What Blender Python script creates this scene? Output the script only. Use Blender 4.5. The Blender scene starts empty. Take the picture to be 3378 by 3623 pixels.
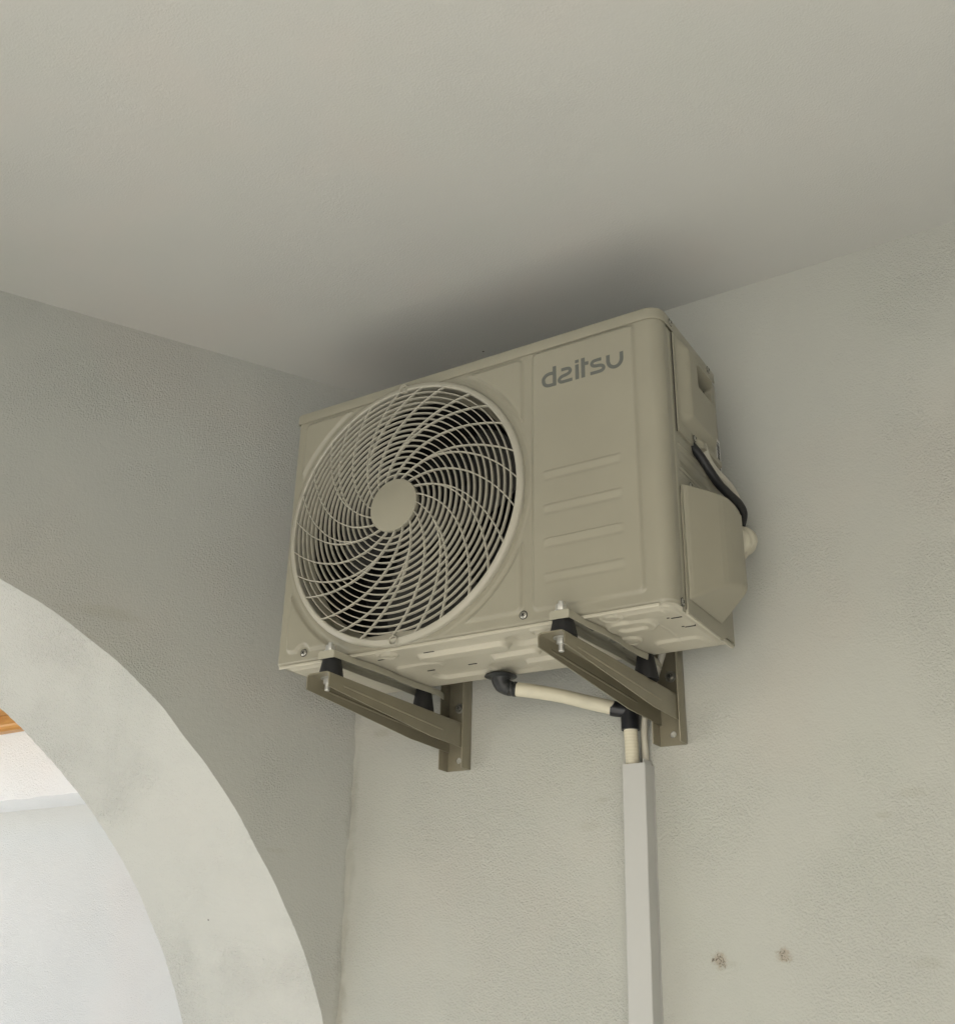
import bpy, bmesh, math, random
from math import sin, cos, pi, radians, sqrt, atan2, hypot
from mathutils import Vector, Matrix
random.seed(7)
Z0 = 2.2                      # height of the unit's underside above the ground
C = bpy.context.scene.collection
sc = bpy.context.scene

# ------------------------------------------------------------------ camera, world, sun
cam_d = bpy.data.cameras.new('camera'); cam = bpy.data.objects.new('camera', cam_d); C.objects.link(cam)
cam.location = (1.37988603, -1.49114176, -0.554385936 + Z0)
cam.rotation_euler = (1.98872613, -0.0186236433, 0.552680855)
cam_d.sensor_fit = 'HORIZONTAL'; cam_d.sensor_width = 36.0
cam_d.lens = 3830.67 / 3378 * 36.0
cam_d.clip_start = 0.02; cam_d.clip_end = 500
sc.camera = cam
SUN_EL, SUN_AZ = radians(42), radians(-66)      # azimuth of the direction towards the sun, from +x
world = bpy.data.worlds.new('World'); sc.world = world; world.use_nodes = True
wn = world.node_tree; bgn = wn.nodes['Background']
sky = wn.nodes.new('ShaderNodeTexSky'); sky.sky_type = 'NISHITA'; sky.sun_disc = False
sky.sun_elevation = SUN_EL; sky.sun_rotation = pi / 2 - SUN_AZ
sky.air_density = 1.0; sky.dust_density = 3.0; sky.ozone_density = 1.0
wn.links.new(sky.outputs[0], bgn.inputs[0]); bgn.inputs[1].default_value = 0.15
sd = bpy.data.lights.new('sun', 'SUN'); sun = bpy.data.objects.new('sun', sd); C.objects.link(sun)
sd.energy = 5.0; sd.angle = radians(0.6); sd.color = (1.0, 0.975, 0.925)
dv = Vector((cos(SUN_EL) * cos(SUN_AZ), cos(SUN_EL) * sin(SUN_AZ), sin(SUN_EL)))
sun.rotation_euler = dv.to_track_quat('Z', 'Y').to_euler(); sun.location = (0, -6, 8)
sc.view_settings.view_transform = 'Standard'; sc.view_settings.look = 'None'
sc.view_settings.exposure = 1.18; sc.view_settings.gamma = 1.0
sc.render.engine = 'CYCLES'
sc.cycles.use_denoising = True
sc.cycles.max_bounces = 8; sc.cycles.diffuse_bounces = 2
sc.cycles.sample_clamp_indirect = 8.0

# ------------------------------------------------------------------ materials
def nd(t, k, **kw):
    n = t.nodes.new(k)
    for a, v in kw.items(): setattr(n, a, v)
    return n
def mixc(t, fac, a, b, mode='MIX'):
    m = t.nodes.new('ShaderNodeMix'); m.data_type = 'RGBA'; m.blend_type = mode
    if hasattr(fac, 'links'): t.links.new(fac, m.inputs[0])
    else: m.inputs[0].default_value = fac
    for s, v in ((m.inputs[6], a), (m.inputs[7], b)):
        if hasattr(v, 'links'): t.links.new(v, s)
        else: s.default_value = (*v, 1)
    return m.outputs[2]
def noise(t, vec, scale, detail=2, rough=.5, dist=0.):
    n = nd(t, 'ShaderNodeTexNoise'); n.inputs['Scale'].default_value = scale
    n.inputs['Detail'].default_value = detail; n.inputs['Roughness'].default_value = rough
    n.inputs['Distortion'].default_value = dist
    t.links.new(vec, n.inputs['Vector']); return n.outputs['Fac']
def mrange(t, v, a, b, c=0., d=1., smooth=False):
    n = nd(t, 'ShaderNodeMapRange'); n.clamp = True
    if smooth: n.interpolation_type = 'SMOOTHSTEP'
    t.links.new(v, n.inputs[0])
    for i, x in zip((1, 2, 3, 4), (a, b, c, d)): n.inputs[i].default_value = x
    return n.outputs[0]
def mth(t, op, a, b=None, c=None):
    n = nd(t, 'ShaderNodeMath', operation=op)
    for i, v in enumerate((a, b, c)):
        if v is None: continue
        if hasattr(v, 'links'): t.links.new(v, n.inputs[i])
        else: n.inputs[i].default_value = v
    return n.outputs[0]
def base(name, rough=.5, metal=0., spec=.5):
    m = bpy.data.materials.new(name); m.use_nodes = True; t = m.node_tree
    b = t.nodes['Principled BSDF']; b.inputs['Roughness'].default_value = rough
    b.inputs['Metallic'].default_value = metal; b.inputs['Specular IOR Level'].default_value = spec
    tc = nd(t, 'ShaderNodeTexCoord')
    return m, t, b, tc.outputs['Object']
def bump(t, b, h, dist, strength=1.0):
    n = nd(t, 'ShaderNodeBump'); n.inputs['Distance'].default_value = dist; n.inputs['Strength'].default_value = strength
    t.links.new(h, n.inputs['Height']); t.links.new(n.outputs[0], b.inputs['Normal'])
def simple(name, col, rough=.5, metal=0., var=.06, scale=30., spec=.5, bumpd=0., bscale=400.):
    m, t, b, o = base(name, rough, metal, spec)
    f = noise(t, o, scale, 3)
    dk = tuple(c * (1 - var * 2) for c in col); lt = tuple(min(1, c * (1 + var)) for c in col)
    t.links.new(mixc(t, mrange(t, f, .3, .7), dk, lt), b.inputs['Base Color'])
    r = mrange(t, noise(t, o, scale * 2.3, 3), .3, .7, max(.02, rough - .02), rough + .02)
    t.links.new(r, b.inputs['Roughness'])
    if bumpd: bump(t, b, noise(t, o, bscale, 2), bumpd)
    return m
def plaster(name, col, dist=.0016, marks=None, spots=True, dirt=None, fine=1.0, cloud=1.0):
    m, t, b, o = base(name, .88, 0, .25)
    big = noise(t, o, 1.3, 4, .6); mid = noise(t, o, 9, 4, .6)
    c = mixc(t, mrange(t, big, .3, .7), tuple(x * .965 for x in col), tuple(min(1, x * 1.02) for x in col))
    # paint tone wanders a little between pinkish and greenish
    hue = noise(t, o, 2.6, 3, .55)
    c = mixc(t, mrange(t, hue, .48, .66, 0, .40 * cloud, True), c, (col[0] * 1.03, col[1] * .975, col[2] * .96))
    hue2 = noise(t, o, 3.4, 3, .5, .4)
    c = mixc(t, mrange(t, hue2, .52, .70, 0, .25 * cloud, True), c, (col[0] * .955, col[1] * .985, col[2] * .955))
    c = mixc(t, mrange(t, mid, .58, .8, 0, .14 * cloud), c, tuple(x * .86 for x in col))
    if spots:                                       # sparse fly specks / pinholes
        v = nd(t, 'ShaderNodeTexVoronoi', feature='F1'); v.inputs['Scale'].default_value = 7.; t.links.new(o, v.inputs['Vector'])
        sp = mrange(t, v.outputs['Distance'], .012, .02, 1, 0)
        sel = mrange(t, nd_sep(t, v.outputs['Color']), .62, .64, 0, 1)
        c = mixc(t, mth(t, 'MULTIPLY', sp, sel), c, (.06, .055, .045))
    hs = None
    for mk in (marks or []):                        # patched drill holes and scuffs: (x, z, radius, strength, kind)
        x, z, r, s, kind = mk
        sx = nd(t, 'ShaderNodeSeparateXYZ'); t.links.new(o, sx.inputs[0])
        dx = mth(t, 'SUBTRACT', sx.outputs[0], x); dz = mth(t, 'SUBTRACT', sx.outputs[2], z)
        if kind == 'scuff': dz = mth(t, 'MULTIPLY', dz, 2.6)
        d = mth(t, 'SQRT', mth(t, 'ADD', mth(t, 'MULTIPLY', dx, dx), mth(t, 'MULTIPLY', dz, dz)))
        w = noise(t, o, 120 if kind == 'hole' else 45, 4, .7)
        d = mth(t, 'ADD', d, mth(t, 'MULTIPLY', mth(t, 'SUBTRACT', w, .5), r * 1.6))
        fac = mrange(t, d, r * .35, r, s, 0, True)
        if kind == 'hole':
            vv = nd(t, 'ShaderNodeTexVoronoi', feature='DISTANCE_TO_EDGE'); vv.inputs['Scale'].default_value = 105.; vv.inputs['Randomness'].default_value = 1.
            t.links.new(o, vv.inputs['Vector'])
            cr = mth(t, 'MULTIPLY', mrange(t, mth(t, 'ABSOLUTE', mth(t, 'SUBTRACT', noise(t, o, 95, 2, .5, 1.2), .5)), .012, .05, 1, 0), mrange(t, d, r * .45, r * .75, 1, 0)); cr = mth(t, 'MULTIPLY', cr, mrange(t, noise(t, o, 75, 3, .6), .46, .56, .05, 1))
            c = mixc(t, mth(t, 'MULTIPLY', fac, .6), c, (.34, .27, .19))
            c = mixc(t, cr, c, (.055, .035, .02))
            hs = cr if hs is None else mth(t, 'MAXIMUM', hs, cr)
        else:
            c = mixc(t, fac, c, (.36, .34, .27))
    if dirt: c = dirt(t, o, c)
    t.links.new(c, b.inputs['Base Color'])
    # orange-peel relief: blobs, ridges and fine sand
    n1 = noise(t, o, 270, 2, .5, .15); n2 = noise(t, o, 100, 2, .5); n3 = noise(t, o, 420, 2, .5)
    n4 = noise(t, o, 6, 3, .5)
    amp = mrange(t, noise(t, o, 4.1, 3, .6), .36, .64, .25, 1.35, True)
    h = mth(t, 'ADD', mth(t, 'MULTIPLY', mrange(t, n1, .30, .80, 0, 1.3), amp), mth(t, 'MULTIPLY', n2, .75))
    h = mth(t, 'ADD', h, mth(t, 'MULTIPLY', n3, .3 * fine))
    h = mth(t, 'ADD', h, mth(t, 'MULTIPLY', n4, .8))
    if hs is not None: h = mth(t, 'SUBTRACT', h, mth(t, 'MULTIPLY', hs, 1.2))
    bump(t, b, h, dist)
    return m
def nd_sep(t, col):
    s = nd(t, 'ShaderNodeSeparateColor'); t.links.new(col, s.inputs[0]); return s.outputs[0]

WCOL = (.485, .487, .437)
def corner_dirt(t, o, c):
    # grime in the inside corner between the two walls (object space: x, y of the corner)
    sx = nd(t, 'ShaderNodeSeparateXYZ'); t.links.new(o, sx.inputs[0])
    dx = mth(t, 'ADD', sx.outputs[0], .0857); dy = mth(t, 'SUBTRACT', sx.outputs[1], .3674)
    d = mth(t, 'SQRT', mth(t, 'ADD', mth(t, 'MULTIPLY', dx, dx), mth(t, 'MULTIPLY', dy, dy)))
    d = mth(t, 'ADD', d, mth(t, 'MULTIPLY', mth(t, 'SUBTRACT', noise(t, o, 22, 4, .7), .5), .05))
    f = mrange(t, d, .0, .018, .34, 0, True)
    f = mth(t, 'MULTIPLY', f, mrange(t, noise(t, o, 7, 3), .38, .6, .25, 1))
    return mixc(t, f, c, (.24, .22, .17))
M = {}
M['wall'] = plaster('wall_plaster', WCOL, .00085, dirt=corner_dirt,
    marks=[(.7025, -.4985 + Z0, .017, .9, 'hole'), (.8112, -.4905 + Z0, .016, .9, 'hole'), (.722, -.503 + Z0, .016, .22, 'scuff'),
           (.9906, -.2821 + Z0, .02, .35, 'scuff'), (1.0282, -.5018 + Z0, .03, .25, 'scuff'), (1.04, -.25 + Z0, .03, .2, 'scuff'),
           (.50, -.225 + Z0, .018, .25, 'scuff'), (.47, -.27 + Z0, .03, .2, 'scuff'), (-.02, -.05 + Z0, .03, .35, 'scuff')])
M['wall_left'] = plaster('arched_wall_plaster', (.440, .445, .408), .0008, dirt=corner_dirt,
    marks=[(-.355, .13 + Z0, .045, .30, 'scuff'), (-.375, .075 + Z0, .020, .42, 'scuff'), (-.16, -.30 + Z0, .02, .2, 'scuff'), (-.12, .02 + Z0, .04, .15, 'scuff')])
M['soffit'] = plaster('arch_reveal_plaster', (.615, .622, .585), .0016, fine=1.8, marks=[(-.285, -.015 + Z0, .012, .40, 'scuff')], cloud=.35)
M['ceiling'] = plaster('ceiling_plaster', (.575, .575, .535), .00028, fine=.6)
M['white_wall'] = plaster('outer_wall_plaster', (.74, .735, .69), .0014)
M['ivory'] = simple('ivory_enamel', (.318, .300, .230), .34, 0, .025, 5, .5, .00006, 900)
M['ivory_plastic'] = simple('ivory_plastic', (.325, .305, .232), .42, 0, .02, 6, .5, .00006, 700)
M['grille'] = simple('grille_plastic', (.42, .40, .325), .38, 0, .02, 8, .5)
M['pan'] = simple('base_pan_enamel', (.52, .49, .39), .36, 0, .03, 7, .5)
M['rib'] = simple('grey_enamel', (.2, .195, .16), .5)
M['dark'] = simple('dark_interior', (.012, .012, .011), .7, 0, .2, 20)
M['coil'] = simple('condenser_coil', (.02, .019, .015), .45, .3, .2, 60)
M['blade'] = simple('fan_blade_plastic', (.035, .034, .03), .5, 0, .1, 20)
M['logo'] = simple('logo_grey', (.125, .13, .115), .45, 0, .02, 40)
M['bracket'] = simple('taupe_bracket_enamel', (.26, .235, .165), .33, .15, .05, 14, .5, .00004, 500)
M['foot'] = simple('foot_enamel', (.41, .388, .30), .38, .0, .04, 10)
M['rubber'] = simple('black_rubber', (.008, .008, .009), .55, 0, .1, 60)
M['elbow'] = simple('grey_black_rubber', (.024, .026, .026), .42, 0, .04, 10)
M['tee'] = simple('black_pvc', (.008, .009, .012), .3, 0, .03, 8)
M['hose'] = simple('cream_hose', (.66, .62, .48), .5, 0, .05, 22)
M['line'] = simple('white_line', (.55, .52, .43), .5, 0, .05, 30)
M['trunk'] = simple('white_pvc_trunking', (.53, .53, .50), .32, 0, .006, 2)
M['zinc'] = simple('zinc_steel', (.60, .60, .57), .34, .75, .03, 20)
M['screw'] = simple('screw_steel', (.42, .41, .36), .35, .8, .2, 300)
M['slotblack'] = simple('screw_recess', (.02, .02, .018), .7)
M['sticker'] = simple('white_label', (.70, .70, .66), .4, 0, .02, 30)
M['ink'] = simple('label_ink', (.03, .03, .03), .5)
M['tape'] = simple('cream_pipe_wrap', (.66, .62, .49), .62, 0, .06, 40, .4, .0015, 55)
M['beam'] = plaster('fresh_white_beam_plaster', (.90, .92, .93), .0007, spots=False)
M['outer_wall'] = plaster('recessed_outer_wall_plaster', (.70, .71, .695), .0006)
M['ground'] = simple('pale_concrete_paving', (.68, .665, .61), .85, 0, .08, 2, .3, .001, 60)
m, t, b, o = base('varnished_pine', .38)
mp = nd(t, 'ShaderNodeMapping'); mp.inputs['Scale'].default_value = (1.5, 18, 18); t.links.new(o, mp.inputs[0])
g = noise(t, mp.outputs[0], 3, 6, .6, 1.2)
t.links.new(mixc(t, mrange(t, g, .35, .65), (.46, .21, .045), (.66, .36, .10)), b.inputs['Base Color']); M['wood'] = m
# hose: faint spiral bands
m, t, b, o = base('ribbed_cream_hose', .5)
w = nd(t, 'ShaderNodeTexWave', wave_type='BANDS', bands_direction='Z'); w.inputs['Scale'].default_value = 55; w.inputs['Distortion'].default_value = 1.5
w.inputs['Detail'].default_value = 2; t.links.new(o, w.inputs[0])
st = noise(t, o, 60, 4, .7)
c = mixc(t, mrange(t, w.outputs['Fac'], 0, 1), (.63, .585, .44), (.68, .635, .49))
c = mixc(t, mrange(t, st, .62, .72, 0, .5), c, (.30, .25, .15))
t.links.new(c, b.inputs['Base Color']); bump(t, b, w.outputs['Fac'], .0002); M['ribbed'] = m

# ------------------------------------------------------------------ mesh helpers (all coordinates in the unit's frame, z measured from its underside)
def link(name, bm, mat, parent=None, smooth=True, angle=35, recalc=True):
    if recalc: bmesh.ops.recalc_face_normals(bm, faces=bm.faces)
    me = bpy.data.meshes.new(name)
    off = Vector((0, 0, Z0)) - (Vector(parent['_w']) if parent else Vector((0, 0, 0)))
    bmesh.ops.translate(bm, verts=bm.verts, vec=off)
    bm.to_mesh(me); bm.free(); me.materials.append(mat)
    if smooth:
        me.shade_smooth()
        me.set_sharp_from_angle(angle=radians(angle))
    o = bpy.data.objects.new(name, me); C.objects.link(o)
    o['_w'] = parent['_w'] if parent else (0, 0, 0)
    if parent: o.parent = parent
    return o
def empty(name, loc):
    o = bpy.data.objects.new(name, None); C.objects.link(o); o.empty_display_size = .05
    o.location = (loc[0], loc[1], loc[2] + Z0); o['_w'] = (loc[0], loc[1], loc[2] + Z0); return o
def tag(o, label, cat, group=None):
    o['label'] = label; o['category'] = cat
    if group: o['group'] = group
    return o
def quad_strip(bm, rings, close=True, caps=True):
    vs = [[bm.verts.new(p) for p in r] for r in rings]; n = len(vs[0])
    for a, b_ in zip(vs, vs[1:]):
        for i in range(n if close else n - 1):
            j = (i + 1) % n
            try: bm.faces.new((a[i], a[j], b_[j], b_[i]))
            except ValueError: pass
    if caps and close:
        bm.faces.new(vs[0][::-1]); bm.faces.new(vs[-1])
    return vs
def box(bm, x0, x1, y0, y1, z0, z1, bev=0., seg=2):
    r = bmesh.ops.create_cube(bm, size=1); vs = r['verts']
    for v in vs:
        v.co = Vector((x0 + (v.co.x + .5) * (x1 - x0), y0 + (v.co.y + .5) * (y1 - y0), z0 + (v.co.z + .5) * (z1 - z0)))
    if bev:
        es = {e for v in vs for e in v.link_edges}
        bmesh.ops.bevel(bm, geom=list(es), offset=bev, segments=seg, affect='EDGES', profile=.5)
    return bm
def B(*a, **k): return box(bmesh.new(), *a, **k)
def smooth_path(pts, n=8):
    P = [Vector(p) for p in pts]; out = []
    for i in range(len(P) - 1):
        p0 = P[max(i - 1, 0)]; p1 = P[i]; p2 = P[i + 1]; p3 = P[min(i + 2, len(P) - 1)]
        for k in range(n):
            t_ = k / n
            out.append(.5 * ((2 * p1) + (-p0 + p2) * t_ + (2 * p0 - 5 * p1 + 4 * p2 - p3) * t_ ** 2 + (-p0 + 3 * p1 - 3 * p2 + p3) * t_ ** 3))
    out.append(P[-1]); return out
def tube(bm, path, r, n=20, wall=None):
    """sweep a circle; r is a number or a function of 0..1"""
    P = [Vector(p) for p in path]; rings = []; up = None; L = len(P) - 1
    for i, p in enumerate(P):
        d = (P[min(i + 1, L)] - P[max(i - 1, 0)]).normalized()
        if up is None: up = d.orthogonal().normalized()
        up = (up - d * up.dot(d)).normalized(); s = d.cross(up)
        rr = r(i / L) if callable(r) else r
        rings.append([p + (up * cos(2 * pi * k / n) + s * sin(2 * pi * k / n)) * rr for k in range(n)])
    quad_strip(bm, rings); return bm
def lathe(bm, prof, c, axis=Vector((0, 1, 0)), n=64, closed=False):
    """prof: (radius, distance along axis) pairs"""
    a = Vector(axis).normalized(); u = a.orthogonal().normalized(); v = a.cross(u); c = Vector(c)
    rings = []
    for r, h in prof:
        rings.append([bm.verts.new(c + a * h + (u * cos(2 * pi * k / n) + v * sin(2 * pi * k / n)) * max(r, 1e-5)) for k in range(n)])
    if closed: rings.append(rings[0])
    for p, q in zip(rings, rings[1:]):
        for k in range(n):
            j = (k + 1) % n
            bm.faces.new((p[k], p[j], q[j], q[k]))
    if not closed:
        if prof[0][0] < 1e-4: bmesh.ops.remove_doubles(bm, verts=rings[0], dist=1e-4)
        if prof[-1][0] < 1e-4: bmesh.ops.remove_doubles(bm, verts=rings[-1], dist=1e-4)
    return bm
def prism(bm, poly, axis, a, b_, bev=0.):
    """extrude a 2-D polygon along axis 0/1/2 from a to b_"""
    def P(u, v, w): return {0: (w, u, v), 1: (u, w, v), 2: (u, v, w)}[axis]
    lo = [bm.verts.new(P(u, v, a)) for u, v in poly]; hi = [bm.verts.new(P(u, v, b_)) for u, v in poly]
    n = len(poly); fs = [bm.faces.new(lo[::-1]), bm.faces.new(hi)]
    for i in range(n): fs.append(bm.faces.new((lo[i], lo[(i + 1) % n], hi[(i + 1) % n], hi[i])))
    if bev:
        bmesh.ops.bevel(bm, geom=list({e for f in fs for e in f.edges}), offset=bev, segments=2, affect='EDGES', profile=.5)
    return bm
def sst(x): x = max(0., min(1., x)); return x * x * (3 - 2 * x)
def rrect(x, z, x0, x1, z0, z1, r):
    cx, cz = (x0 + x1) / 2, (z0 + z1) / 2; qx = abs(x - cx) - (x1 - x0) / 2 + r; qz = abs(z - cz) - (z1 - z0) / 2 + r
    return hypot(max(qx, 0), max(qz, 0)) + min(max(qx, qz), 0) - r
def grid(nu, nv, fn, keep=None):
    bm = bmesh.new(); V = []
    for i in range(nu + 1):
        V.append([bm.verts.new(fn(i / nu, j / nv)) for j in range(nv + 1)])
    for i in range(nu):
        for j in range(nv):
            if keep is None or keep((i + .5) / nu, (j + .5) / nv):
                bm.faces.new((V[i][j], V[i + 1][j], V[i + 1][j + 1], V[i][j + 1]))
    bmesh.ops.delete(bm, geom=[v for v in bm.verts if not v.link_faces], context='VERTS')
    return bm
def hexprism(bm, c, r, z0, z1, rot=.3):
    prism(bm, [(c[0] + r * cos(rot + k * pi / 3), c[1] + r * sin(rot + k * pi / 3)) for k in range(6)], 2, z0, z1, .0008); return bm
def screw(parent, c, axis, r=.0062, ring=True):
    a = Vector(axis).normalized()
    bm = bmesh.new()
    lathe(bm, [(r * 1.0, 0), (r * 1.0, .0012), (r * .8, .0022), (r * .4, .0028), (0, .003)], c, a, 24)
    s = link('screw', bm, M['screw'], parent)
    bm = bmesh.new(); u = a.orthogonal().normalized(); v = a.cross(u); cc = Vector(c) + a * .0025
    for d1, d2 in ((u, v), (v, u)):
        pts = [cc + d1 * (sx * r * .55) + d2 * (sy * r * .13) for sx, sy in ((-1, -1), (1, -1), (1, 1), (-1, 1))]
        lo = [bm.verts.new(p - a * .001) for p in pts]; hi = [bm.verts.new(p + a * .0006) for p in pts]
        bm.faces.new(hi)
        for i in range(4): bm.faces.new((lo[i], lo[(i + 1) % 4], hi[(i + 1) % 4], hi[i]))
    link('cross_slot', bm, M['slotblack'], s, smooth=False)
    if ring:
        bm = lathe(bmesh.new(), [(r * 1.0, .0001), (r * 1.22, .0001), (r * 1.25, .0005), (r * 1.0, .0005)], c, a, 24, True)
        link('recess_ring', bm, M['slotblack'], s)
    return s

# ------------------------------------------------------------------ the building
GZ = -Z0
OPT, OPX = .42, .3
bm = bmesh.new(); vs = [bm.verts.new(p) for p in ((-150, -150, GZ), (150, -150, GZ), (150, 150, GZ), (-150, 150, GZ))]; bm.faces.new(vs)
g = link('ground', bm, M['ground'], smooth=False); g['kind'] = 'structure'
YW, CZ = .3674, .7929
CX, LW = -.0857, -.50183
dl = Vector((sin(LW), -cos(LW), 0)); nl = Vector((dl.y, -dl.x, 0))      # along the arched wall / out of the room
CO = Vector((CX, YW, 0))
# back wall: front face carries the unit
bm = B(CX - .12, 3.4, YW, YW + .3, GZ - .05, CZ + .05)
w = link('wall', bm, M['wall'], smooth=False); tag(w, 'rough white plastered wall that carries the outdoor unit and the trunking', 'wall')
# ceiling slab of the porch: its edge follows the arched wall
SL = 3.75
e1 = CO + dl * SL + nl * .25
bm = prism(bmesh.new(), [(CX - .3, YW + .3), (3.7, YW + .3), (3.7, -3.25), (e1.x, e1.y), ], 2, CZ, CZ + .2)
tag(link('ceiling', bm, M['ceiling'], smooth=False), 'smooth white plastered porch ceiling above the outdoor unit', 'ceiling')
bm = B(3.4, 3.7, -3.2, YW + .3, GZ - .05, CZ + .03)
tag(link('wall', bm, M['white_wall'], smooth=False), 'plain plastered side wall closing the right end of the porch', 'wall')
# unseen wall added across the porch front to limit the light; wide opening
yF = -3.0
prism_poly = [(-1.75, GZ - .05), (OPX, GZ - .05), (OPX, OPT), (3.2, OPT), (3.2, GZ - .05), (3.7, GZ - .05), (3.7, CZ + .03), (-1.75, CZ + .03)]
tag(link('wall', prism(bmesh.new(), prism_poly, 1, yF - .25, yF), M['white_wall'], smooth=False), 'unseen front wall added behind the viewer to limit the light in the porch, with a wide opening', 'wall')
# arched wall
Rn = random.Random(3)
dev = [(-.0015, .33), (.0037, .36), (.0068, .42), (.0022, .47), (-.0056, .53), (-.0091, .62), (-.0052, .71), (-.0042, .80), (.0058, .88), (.0092, .95), (.003, 1.02), (.0004, 1.10), (-.0056, 1.17)]
def devat(a):
    for (d0, a0), (d1, a1) in zip(dev, dev[1:]):
        if a0 <= a <= a1: k = sst((a - a0) / (a1 - a0)); return d0 * (1 - k) + d1 * k
    return .004 * sin(a * 9)
AN = 420
outer, inner = [], []
zs = -1.062
for k in range(AN + 1):
    a = pi * k / AN            # from the jamb near the corner, over the top, to the far jamb
    jit = .0009 * (Rn.random() - .5) + .0015 * sin(a * 47 + 1.3) * sin(a * 13)
    r = 1.3344 + devat(a) * .45 + jit * .6
    outer.append((1.2907 - r * cos(a), zs + r * sin(a)))
    r = 1.359 + .0018 * sin(a * 11 + 1) + .0010 * sin(a * 61) * sin(a * 17 + 2) + .0016 * (Rn.random() - .5)
    inner.append((1.497 - r * cos(a), -1.129 + r * sin(a)))
outer = [(outer[0][0], GZ)] + outer + [(outer[-1][0], GZ)]
inner = [(inner[0][0], GZ)] + inner + [(inner[-1][0], GZ)]
def LP(s, z, off=0.): p = CO + dl * s + nl * off; return (p.x, p.y, z)
S0, S1, ZT = -.0, SL, CZ + .03
def rectpt(k, n):
    f = k / (n - 1); per = (ZT - GZ) * 2 + (S1 - S0); L_ = f * per; h = ZT - GZ
    if L_ < h: return (S0, GZ + L_)
    if L_ < h + S1 - S0: return (S0 + L_ - h, ZT)
    return (S1, ZT - (L_ - h - (S1 - S0)))
def outer_bound(s, z, cs, cz):
    """project radially from the arch centre to the wall's rectangle"""
    dx, dz = s - cs, z - cz
    if z <= cz + 1e-6: return (S0 if dx < 0 else S1, z)
    ts = []
    if dx < -1e-9: ts.append((S0 - cs) / dx)
    if dx > 1e-9: ts.append((S1 - cs) / dx)
    ts.append((ZT - cz) / dz); t_ = min(ts)
    return (cs + dx * t_, cz + dz * t_)
bm = bmesh.new()
rows = [[], [], [], []]
for (s, z), (s2, z2) in zip(outer, inner):
    bo = outer_bound(s, z, 1.2907, zs)
    rows[0].append(bm.verts.new(LP(bo[0], bo[1], 0))); rows[1].append(bm.verts.new(LP(s, z, 0)))
    rows[2].append(bm.verts.new(LP(s2, z2, .25))); rows[3].append(bm.verts.new(LP(bo[0], bo[1], .25)))
def strip(a, b_):
    for i in range(len(a) - 1):
        try: bm.faces.new((a[i], a[i + 1], b_[i + 1], b_[i]))
        except ValueError: pass
strip(rows[0], rows[1]); strip(rows[2], rows[3]); strip(rows[3], rows[0])
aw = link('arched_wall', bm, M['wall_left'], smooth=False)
tag(aw, 'white plastered wall with a wide round arch, left of the outdoor unit', 'wall')
bm = bmesh.new(); NS = 10; prev = None
def soff(i, k):
    (s, z), (s2, z2) = outer[i], inner[i]; f = k / NS
    bul = .004 * sin(f * pi)
    p = Vector(LP(s, z, 0)).lerp(Vector(LP(s2, z2, .25)), f)
    e = 0
    if k == 0: p = p + nl * .0
    return p
grd = [[bm.verts.new(soff(i, k)) for k in range(NS + 1)] for i in range(len(outer))]
for i in range(len(outer) - 1):
    for k in range(NS): bm.faces.new((grd[i][k], grd[i + 1][k], grd[i + 1][k + 1], grd[i][k + 1]))
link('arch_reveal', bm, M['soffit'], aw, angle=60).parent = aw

# irregular plaster joints where wall meets ceiling and wall meets wall
def joint(p0, p1, a, b_, r0, parent, seed, mat):
    p0, p1, a, b_ = map(Vector, (p0, p1, a, b_)); n = int((p1 - p0).length / .006); Rj = random.Random(seed)
    ph = [Rj.random() * 6 for _ in range(6)]; bm = bmesh.new(); rg = []
    for i in range(n + 1):
        x = (p1 - p0).length * i / n; p = p0.lerp(p1, i / n)
        f = lambda k: r0 * (1 + .45 * sin(x * 17 + ph[k]) + .35 * sin(x * 41 + ph[k + 1]) + .25 * sin(x * 97 + ph[k + 2])) + r0 * .25 * (Rj.random() - .5)
        u, v = max(.001, f(0)), max(.001, f(3)); m_ = (u + v) * .16
        rg.append([p - (a + b_) * .004, p + a * u - b_ * .0012, p + a * u * .45 + b_ * m_ * .45, p + a * m_ * .45 + b_ * v * .45, p + b_ * v - a * .0012])
    quad_strip(bm, rg); return link('plaster_joint', bm, mat, parent, angle=60)
bw = [o for o in bpy.data.objects if o.name == 'wall'][0]
if 0: joint(LP(-.01, CZ), LP(3.6, CZ), -nl, (0, 0, -1), .0045, aw, 1, M['wall_left'])
if 0: joint((CX - .02, YW, CZ), (3.4, YW, CZ), (0, -1, 0), (0, 0, -1), .0042, bw, 2, M['wall'])
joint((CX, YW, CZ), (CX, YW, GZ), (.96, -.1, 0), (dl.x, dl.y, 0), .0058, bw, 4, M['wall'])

# beyond the arch: the house wall, its white lintel band and the varnished eave
bm = B(-9, -.3, .50, .8, GZ - .05, 2.7)
tag(link('wall', bm, M['outer_wall'], smooth=False), 'bright white outer wall seen through the arch below the white beam', 'wall')
bm = bmesh.new(); N = 260                      # slightly ragged lower edge
for i in range(1):
    rings = []
    for k in range(N + 1):
        x = -4.2 + k * (4.2 - .33) / N
        e = .0016 * sin(x * 41) * sin(x * 13 + 1) + .0012 * (Rn.random() - .5)
        rings.append([(x, YW + .001, .16), (x, YW + .001, -.107 + e), (x, YW + .012, -.1085 + e * .5), (x, .54, -.109), (x, .54, .16)])
    quad_strip(bm, rings)
tag(link('beam', bm, M['beam'], angle=30), 'thick white plastered beam seen through the arch under the wooden eave', 'beam')
er = empty('wooden_eave', (-1.5, YW, .08))
tag(er, 'orange varnished wooden eave with a dark moulding seen through the arch', 'eave')
pa = CO + nl * .27
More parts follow.
